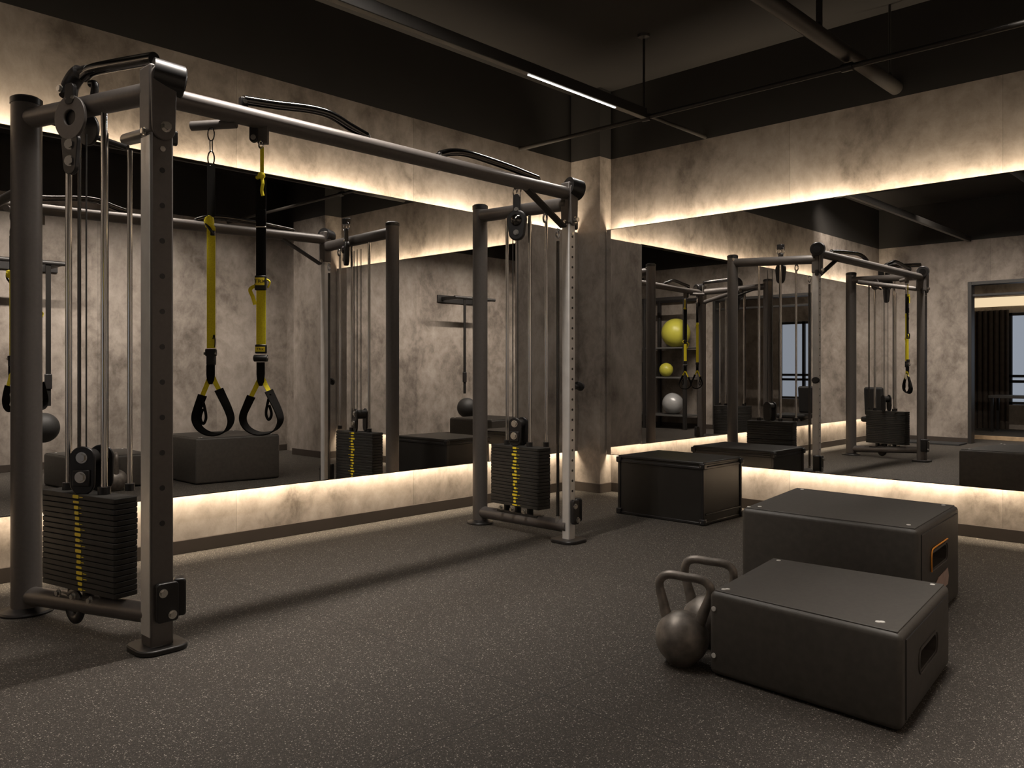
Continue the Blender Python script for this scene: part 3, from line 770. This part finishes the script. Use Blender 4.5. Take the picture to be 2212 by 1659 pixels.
# ---------------------------------------------------------------- plyo boxes
def quad_box(name, label, corners, h, zt=0.0, slot=None, mat='vinyl', r=.022, top_inset=.0, group=None, screws=(), side_screws=()):
    """soft box from four floor corners (FL, BL, BR, FR)"""
    cx = sum(c[0] for c in corners)/4; cy = sum(c[1] for c in corners)/4
    t = thing(name, label, 'plyo box', (cx, cy, 0), group)
    pts = [V(c[0]-cx, c[1]-cy, 0) for c in corners]
    b = nb()
    lo = [b.verts.new(p+V(0,0,.004)) for p in pts]; hi = [b.verts.new(p+V(0,0,h)) for p in pts]
    b.faces.new(lo); b.faces.new(hi[::-1])
    for i in range(4): b.faces.new((lo[i], lo[(i+1) % 4], hi[(i+1) % 4], hi[i]))
    body = finish('body', b, mat, t, bevel=r, seg=4, angle=50)
    if slot:
        # pocket cut into the face FR-BR
        fr, br = pts[3], pts[2]
        d = (br-fr).normalized(); nrm = V(d.y, -d.x, 0)
        if nrm.dot(fr) < 0: nrm = -nrm
        s0, s1, z0, z1 = slot
        L = (br-fr).length
        c = fr+d*L*(s0+s1)/2+V(0,0,(z0+z1)/2)
        cb = nb(); add_plate(cb, c-nrm*.02, d, V(0,0,1), rrect(L*(s1-s0), z1-z0, (z1-z0)*.42, 6), .12)
        co = finish('cut', cb, 'black', t, smooth=False)
        md = body.modifiers.new('slot', 'BOOLEAN'); md.object = co; md.operation = 'DIFFERENCE'; md.solver = 'EXACT'
        dg = bpy.context.evaluated_depsgraph_get(); dg.update()
        me = bpy.data.meshes.new_from_object(body.evaluated_get(dg))
        body.modifiers.clear(); body.data = me
        bpy.data.objects.remove(co)
        for p in me.polygons: p.use_smooth = True
        me.set_sharp_from_angle(angle=math.radians(40))
        rim = rrect(L*(s1-s0)+.022, z1-z0+.022, (z1-z0)*.48, 6)
        b = nb(); g = [c+nrm*.001+d*x+V(0,0,y) for x, y in rim]
        add_tube(b, g, .004, 8, closed=True); finish('handle_rim', b, mat, t)
        t['_'] = 0; del t['_']
        info = (c, d, nrm, L)
    else: info = None
    # top sheet with a piped edge
    ins = .016
    def inset(p):
        k = 1-ins/ (p.length+1e-6)*1.4; return V(p.x*k, p.y*k, 0)
    b = nb(); q = [inset(p) for p in pts]
    lo = [b.verts.new(p+V(0,0,h-.002)) for p in q]; hi = [b.verts.new(p+V(0,0,h+.003)) for p in q]
    b.faces.new(lo); b.faces.new(hi[::-1])
    for i in range(4): b.faces.new((lo[i], lo[(i+1) % 4], hi[(i+1) % 4], hi[i]))
    finish('top_sheet', b, 'vinyl_top' if mat == 'vinyl' else mat, t, bevel=.002)
    for (u_, v_) in screws:      # bilinear on the top
        p = (pts[0]*(1-u_)+pts[1]*u_)*(1-v_) + (pts[3]*(1-u_)+pts[2]*u_)*v_
        b = nb(); add_lathe(b, p+V(0,0,h+.003), [(.0095, 0), (.0085, .002), (.003, .003)], 16); finish('screw', b, 'screw', t)
    for (f, z) in side_screws:   # on the face FL-FR
        p = pts[0]*(1-f)+pts[3]*f; d = (pts[3]-pts[0]).normalized(); nn = V(-d.y, d.x, 0)
        if nn.dot(p) < 0: nn = -nn
        b = nb(); cyl(b, p+V(0,0,z), p+V(0,0,z)+nn*.003, .009, 16); finish('screw', b, 'screw', t)
    # stitched seams down both corners of the end face
    for i, j in ((3, 2), (2, 3)):
        d = (pts[j]-pts[i]).normalized(); nn = V(d.y, -d.x, 0)
        if nn.dot(pts[i]) < 0: nn = -nn
        if i != 3: continue
        p = pts[i]+d*.055+nn*.0006
        b = nb(); cyl(b, p+V(0,0,.03), p+V(0,0,h-.03), .0028, 8)
        cyl(b, p+V(0,0,h-.03), pts[j]-d*.055+nn*.0006+V(0,0,h-.03), .0028, 8); finish('seam', b, 'black', t)
    return t, pts, info
H = 1.12
k = H
c1 = [(2.404*k, 1.405*k), (2.994*k, 1.480*k), (3.030*k, .860*k), (2.365*k, .792*k)]
box1, p1, i1 = quad_box('plyo_box', 'low black vinyl plyo box in front, beside the kettlebells', c1, .306, slot=(.33, .68, .125, .185),
        group=None, screws=((.07,.06), (.09,.075), (.93,.07), (.93,.93), (.10,.87), (.11,.885)), side_screws=((.03, .245), (.03, .075)))
c2 = [(3.262*k, 1.750*k), (4.009*k, 1.853*k), (3.975*k, 1.090*k), (3.269*k, 1.036*k)]
box2, p2, i2 = quad_box('plyo_box', 'taller black plyo box with an orange-edged handle slot, behind the low box', c2, .447, slot=(.30, .66, .24, .305),
        screws=((.05,.03), (.10,.08), (.93,.07), (.93,.93), (.10,.93)))
c, d, nrm, L = i2
b = nb(); g = [c+nrm*.005+d*x+V(0,0,y) for x, y in rrect(L*.36+.05, .115, .035, 6)]
g2 = [g[i % len(g)] for i in range(5, 17)]
add_tube(b, g2, .0035, 8); o = finish('edging', b, 'orange', box2); o['label'] = 'orange piping around the handle slot'
b = nb(); add_plate(b, c+nrm*.003-V(0,0,.125)+d*.03, d, V(0,0,1), [(-.14,-.035), (.12,-.03), (.14,.005), (.12,.045), (-.06,.035), (-.14,.0)], .003)
o = finish('sticker', b, 'pinktag', box2, smooth=False); o['label'] = 'pale pink sticker'
# scuffed fold at the near box end
c, d, nrm, L = i1
# far black case
fx0, fx1, fy0, fy1, fh = 5.20, 5.755, 3.085, 3.83, .452
t3 = thing('plyo_box', 'tall black cube-like plyo box with metal corner caps, against the right mirror', 'plyo box', ((fx0+fx1)/2, (fy0+fy1)/2, 0))
def q3(name, b, m, **kw): return kid(finish(name, b, m, **kw), t3)
b = nb(); add_box(b, ((fx0+fx1)/2, (fy0+fy1)/2, fh/2), (fx1-fx0-.012, fy1-fy0-.012, fh-.012)); q3('body', b, 'case', bevel=.004)
b = nb(); add_box(b, ((fx0+fx1)/2, (fy0+fy1)/2, fh-.012), (fx1-fx0, fy1-fy0, .024)); q3('lid', b, 'case', bevel=.008, seg=3)
b = nb()
for x in (fx0+.008, fx1-.008):
    for y in (fy0+.008, fy1-.008): add_box(b, (x, y, fh/2), (.022, .022, fh-.03))
for z in (.012, fh-.045):
    for y in (fy0+.006, fy1-.006): add_box(b, ((fx0+fx1)/2, y, z), (fx1-fx0, .016, .020))
    for x in (fx0+.006, fx1-.006): add_box(b, (x, (fy0+fy1)/2, z), (.016, fy1-fy0, .020))
q3('edge_trim', b, 'black', bevel=.004)
for x in (fx0+.008, fx1-.008):
    for y in (fy0+.008, fy1-.008):
        for z in (.024, fh-.032):
            b = nb(); add_box(b, (x, y, z), (.044, .044, .044)); q3('corner_cap', b, 'black', bevel=.008, seg=3)
for x, y, z, nn in ((fx0-.014, fy0+.012, fh-.032, V(-1,0,0)), (fx0-.014, fy0+.012, .024, V(-1,0,0)), (fx0+.012, fy0-.014, .03, V(0,-1,0)), (fx1-.0, fy0-.014, fh-.032, V(0,-1,0))):
    b = nb(); cyl(b, V(x, y, z), V(x, y, z)+nn*.004, .006, 12); q3('rivet', b, 'bolt')
b = nb(); add_box(b, ((fx0+fx1)/2, fy0-.004, .075), (fx1-fx0-.05, .01, .012)); q3('skid_rail', b, 'black', bevel=.003)

# ---------------------------------------------------------------- kettlebells
def kettlebell(label, x, y, r, rz, hw, top):
    t = thing('kettlebell', label, 'kettlebell', (x, y, 0), 'kettlebells beside the low box')
    b = nb(); prof = []
    n = 18; zc = r*.985
    prof.append((r*.45, 0))
    for i in range(n+1):
        a = math.radians(-62+ (152-0)*i/n)
        prof.append((max(.002, r*math.cos(a)), zc+r*math.sin(a)))
    prof[0] = (r*.46, .0); prof[1] = (r*.52, .006)
    add_lathe(b, (0,0,0), prof, 40); finish('body', b, 'iron', t)
    pts = [(-hw*.62, r*1.60), (-hw*.80, r*2.15), (-hw*.98, r*2.75), (-hw*.93, top-.035), (-hw*.62, top-.016), (0, top-.0155), (hw*.62, top-.016), (hw*.93, top-.035), (hw*.98, r*2.75), (hw*.80, r*2.15), (hw*.62, r*1.60)]
    g = smooth_path([V(a, 0, z) for a, z in pts], 6)
    rad = []
    for i in range(len(g)):
        f = abs(i/(len(g)-1)-.5)*2
        rad.append(.0165+.006*max(0, (f-.6))/.4)
    b = nb(); add_tube(b, g, rad, 20); finish('handle', b, 'iron', t)
    t.rotation_euler = (0, math.radians(3), rz)
    return t
kettlebell('cast iron kettlebell in front, its ball bulging out beside the low plyo box', 2.722, 1.712, .101, math.radians(-74), .100, .345)
kettlebell('cast iron kettlebell further back, mostly hidden behind the front one', 2.990, 1.765, .098, math.radians(-72), .100, .350)

# ---------------------------------------------------------------- ceiling services
def one(name, label, cat, b, m, group=None, **kw): return tag(finish(name, b, m, **kw), label, cat, group)
RZ = 3.045
b = nb(); add_box(b, ((XB+5.22)/2, 3.60, RZ), (5.22-XB, .05, .075)); rail = one('light_track', 'long black ceiling track with a lit strip near the corner', 'light track', b, 'track', bevel=.004)
b = nb(); add_box(b, (4.385, 3.60, RZ-.0385), (.93, .011, .006)); o = finish('led_strip', b, 'led', smooth=False); o.parent = rail; o['label'] = 'glowing white strip'
area('track_light', (4.385, 3.60, RZ-.048), .93, .02, (0, 0, 0), 17.0, (1, .93, .85))
b = nb(); cyl(b, V(5.20, 3.60, RZ), V(XR, 3.60, RZ), .015, 16); one('ceiling_pipe', 'short thin dark pipe continuing the light track to the right wall', 'pipe', b, 'pipe')
b = nb(); cyl(b, V(5.24, YL, 3.02), V(5.24, YF, 3.02), .017, 16)
t = thing('ceiling_pipe', 'long thin dark pipe crossing under the other ceiling runs', 'pipe', (5.24, 2.2, 3.02)); kid(finish('pipe_run', b, 'pipe'), t)
for y in (3.60, 2.08):
    b = nb(); cyl(b, V(5.24, y-.035, 3.02), V(5.24, y+.035, 3.02), .027, 16); kid(finish('coupling', b, 'track'), t)
b = nb(); cyl(b, V(XB, 2.08, 3.10), V(XR, 2.08, 3.10), .048, 24)
one('ceiling_pipe', 'thick dark pipe near the ceiling running to the right wall', 'pipe', b, 'pipe')
def hanger(x, y, z0, r, label, flat=False, plate=True):
    t = thing('pipe_hanger', label, 'hanger', (x, y, z0))
    b = nb()
    if flat: add_box(b, (x, y, (z0+ZC)/2), (.036, .012, ZC-z0), rotz=math.radians(-46))
    else: cyl(b, V(x, y, z0), V(x, y, ZC), r, 12)
    kid(finish('rod', b, 'track'), t)
    if plate:
        b = nb(); add_lathe(b, (x, y, ZC-.03), [(.016, 0), (.045, .012), (.05, .03)], 24); kid(finish('ceiling_rose', b, 'track'), t)
    b = nb(); add_lathe(b, (x, y, z0-.01), [(.016, 0), (.022, .015), (.008, .05)], 16); kid(finish('clamp', b, 'track'), t)
hanger(5.24, 3.62, 3.05, .009, 'thin hanger rod with round ceiling plate where the track meets the pipe')
hanger(4.82, 2.08, 3.14, .009, 'flat black hanger strap holding the thick pipe', flat=True)
hanger(5.98, 2.08, 3.14, .009, 'thin hanger rod at the wall end of the thick pipe', plate=False)
# off-camera linear lamps over the training floor; tilted ones added to brighten walls
def unseen_linear_lamp(label, x0, x1, y, z, power, tilt=0.0, spread=math.radians(130), axis='x'):
    """deep black channel with the diffuser set back inside it; tilt turns the channel about its length"""
    t = thing('unseen_linear_lamp', label, 'ceiling lamp', (x0+(x1-x0)/2 if axis == 'x' else y, y if axis == 'x' else (x0+x1)/2, z))
    L = x1-x0
    Q = Matrix.Rotation(tilt, 4, 'X')
    if axis == 'y': Q = Matrix.Rotation(PI/2, 4, 'Z') @ Q
    A = [(Q @ Vector(v).to_4d()).xyz for v in ((1,0,0), (0,1,0), (0,0,1))]
    A = [Vector(Q.col[i][:3]) for i in range(3)]
    def part(name, c, sz, m, **k):
        b = nb(); cc = A[0]*c[0]+A[1]*c[1]+A[2]*c[2]
        add_box(b, cc, sz, axes=A); o = finish(name, b, m, t, **k); return o
    part('housing', (0, 0, .03), (L, .075, .03), 'track', bevel=.003)
    for s in (-1, 1): part('side_skirt', (0, s*.0355, -.02), (L, .004, .09), 'track')
    part('diffuser', (0, 0, .012), (L-.04, .05, .004), 'led', smooth=False)
    for s in (-1, 1):
        b = nb(); p = A[0]*(s*(L/2-.2)); cyl(b, p+V(0,0,.03), p+V(0,0,ZC-z), .004, 8); finish('suspension_wire', b, 'track', t)
    p = t.location + A[2]*.006
    o = area('unseen_lamp_light', p, L-.04, .05, (0,0,0), power, (1, .91, .82), spread)
    o.rotation_euler = Q.to_euler()
unseen_linear_lamp('suspended linear ceiling lamp above the pull-up beam', 1.05, 3.1, 3.25, 3.5, 74)
unseen_linear_lamp('unseen linear lamp added to light the wall behind the viewer', 1.2, 5.0, 1.15, 3.42, 150, tilt=-math.radians(32))  # added wall washer, kept out of view and out of the mirrors
unseen_linear_lamp('unseen linear lamp added to light the back wall beside the opening', 1.6, 4.6, .9, 3.5, 120, tilt=math.radians(42), axis='y')  # added fill for the back wall, hidden above the mirror edge

# ---------------------------------------------------------------- equipment the mirrors show
# storage rack against the back wall
rk2 = thing('storage_rack', 'black storage rack with grey shelves against the back wall, seen in the right mirror', 'rack', (XB+.3, .6, 0))
def s_(name, b, m, **kw): return kid(finish(name, b, m, **kw), rk2)
for x in (XB+.06, XB+.56):
    for y in (-.3, .62, 1.5):
        b = nb(); add_box(b, (x, y, 1.22), (.06, .06, 2.44)); s_('upright', b, 'frame_dark', bevel=.004)
for y0_, y1_ in ((-.3, 1.5),):
    b = nb()
    for x in (XB+.06, XB+.56): add_box(b, (x, .6, 2.41), (.05, 1.8, .06))
    s_('top_rail', b, 'frame_dark', bevel=.004)
for z in (.25, .95, 1.5):
    b = nb(); add_box(b, (XB+.31, .6, z), (.52, 1.86, .03)); s_('shelf', b, 'shelf', bevel=.004)
def ball(name, label, cat, x, y, z, r, m):
    b = nb(); add_lathe(b, (0,0,0), [(max(.0015, r*math.sin(PI*i/20)), -r*math.cos(PI*i/20)) for i in range(21)], 36)
    o = one(name, label, cat, b, m); o.location = (x, y, z); return o
ball('exercise_ball', 'large yellow exercise ball on the top shelf of the storage rack', 'ball', XB+.31, 1.15, 1.515+.27, .27, 'ballyellow')
ball('exercise_ball', 'silver exercise ball on the bottom shelf of the storage rack', 'ball', XB+.33, 1.10, .265+.2, .2, 'ballgrey')
ball('medicine_ball', 'black medicine ball on the middle shelf of the storage rack', 'ball', XB+.33, .30, .965+.15, .15, 'blackrubber')
ball('medicine_ball', 'yellow medicine ball on the middle shelf of the storage rack', 'ball', XB+.33, .95, .965+.13, .13, 'ballyellow')
# seat with backrest near the back wall
bn = thing('workout_seat', 'black padded workout seat with upright backrest, reflected at right in the right mirror', 'bench', (.28, 4.30, 0))
def n_(name, b, m, **kw): return kid(finish(name, b, m, **kw), bn)
b = nb(); add_box(b, (.28, 4.20, .42), (.30, .46, .075)); n_('seat', b, 'blackrubber', bevel=.03, seg=4)
b = nb(); add_box(b, (.16, 4.34, .66), (.07, .26, .40), axes=(V(1,0,-.1).normalized(), V(0,1,0), V(.1,0,1).normalized())); n_('backrest', b, 'blackrubber', bevel=.03, seg=4)
b = nb(); cyl(b, V(.28, 4.2, .39), V(.28, 4.2, .03), .03, 16); n_('column', b, 'frame_dark')
b = nb(); add_box(b, (.28, 4.2, .02), (.36, .44, .04)); n_('base', b, 'frame_dark', bevel=.008)
b = nb(); add_tube(b, [V(.24, 4.28, .36), V(.10, 4.34, .40), V(.12, 4.34, .60)], .022, 12); n_('support_tube', b, 'frame_dark')
# wall bracket and hanging ball opposite the left mirror
wb = thing('wall_bracket', 'black pull-down bracket on the wall behind the viewer, seen in the left mirror', 'wall bracket', (2.75, YF, 2.2))
b = nb(); add_box(b, (2.75, YF+.012, 2.25), (.9, .024, .12)); kid(finish('wall_plate', b, 'frame_dark', bevel=.004), wb)
for x in (2.40, 3.10):
    b = nb(); add_box(b, (x, YF+.22, 2.25), (.05, .42, .05)); kid(finish('arm', b, 'frame_dark', bevel=.004), wb)
b = nb(); cyl(b, V(2.30, YF+.42, 2.25), V(3.20, YF+.42, 2.25), .025, 16); kid(finish('cross_tube', b, 'frame_dark'), wb)
hb = thing('strap_ball', 'black training ball hanging on a black strap from the wall bracket', 'hanging ball', (2.98, YF+.42, .33))
b = nb(); add_ribbon(b, [V(2.98, YF+.42, 2.26), V(2.98, YF+.42, 1.6), V(2.98, YF+.42, .72)], .05, .008, V(1,0,0)); kid(finish('strap', b, 'webbing'), hb)
b = nb(); add_box(b, (2.98, YF+.42, .98), (.07, .03, .16)); kid(finish('keeper', b, 'black', bevel=.006), hb)
b = nb(); add_lathe(b, (2.93, YF+.42, .49), [(max(.0015, .16*math.sin(PI*i/20)), -.16*math.cos(PI*i/20)) for i in range(21)], 36); kid(finish('ball', b, 'blackrubber'), hb)
# side room furniture
b = nb()
g = []
for i in range(40):
    y = 3.92+.72*i/39; g.append(V(R2X+.10+.03*math.sin(i*1.25), y, 1.1))
add_ribbon(b, g, 2.2, .012, V(0,0,1)); one('curtain', 'dark brown pleated curtain beside the side room window', 'curtain', b, 'curtain')
b = nb(); add_box(b, (R2X+.04, 4.15, 2.36), (.08, 1.25, .17)); one('light_box', 'warm glowing panel above the curtain in the side room', 'lamp', b, 'cove', smooth=False)
lt = thing('window_bench', 'low bench by the side room window', 'bench', (R2X+.7, 3.4, 0))
b = nb(); add_box(b, (R2X+.7, 3.4, .62), (.5, 1.3, .05)); kid(finish('top', b, 'shelf', bevel=.006), lt)
for x in (-.2, .2):
    for y in (-.6, .6):
        b = nb(); add_box(b, (R2X+.7+x, 3.4+y, .30), (.04, .04, .60)); kid(finish('leg', b, 'frame_dark'), lt)
b = nb(); add_box(b, (XB+.32, 4.2, .012), (.40, 1.2, .024)); one('floor_mat', 'dark floor platform strip along the back wall', 'mat', b, 'mat', bevel=.004)
b = nb(); add_box(b, (-2.6, 2.7, .03), (.10, 2.6, .06)); one('wood_beam', 'pale wooden edge strip on the side room floor', 'floor edge', b, 'wood', bevel=.004)
area('side_room_light', (-3.6, 2.6, 3.4), 1.0, 1.0, (0, 0, 0), 18, (1, .85, .68))

# ---------------------------------------------------------------- world, camera, view
w = bpy.data.worlds.new('World'); SC.world = w; w.use_nodes = True
bg = w.node_tree.nodes['Background']; bg.inputs['Color'].default_value = (.33, .37, .44, 1); bg.inputs['Strength'].default_value = 1.0
cd = bpy.data.cameras.new('Camera'); cam = bpy.data.objects.new('Camera', cd); COL.objects.link(cam)
cd.sensor_width = 36; cd.lens = 36*1790/2212; cd.shift_y = -33.5/2212; cd.clip_start = .05
cam.location = (0, 0, 1.12)
cam.rotation_euler = (PI/2, 0, math.radians(43.68-90))
SC.camera = cam
SC.view_settings.view_transform = 'Standard'
SC.view_settings.look = 'None'
SC.view_settings.exposure = 0.0
SC.view_settings.gamma = 1.0
SC.view_settings.use_curve_mapping = False
SC.cycles.use_denoising = True
SC.cycles.max_bounces = 14
SC.cycles.glossy_bounces = 8
SC.cycles.diffuse_bounces = 4
SC.cycles.caustics_reflective = True
SC.cycles.blur_glossy = 1.0
SC.cycles.sample_clamp_indirect = 6
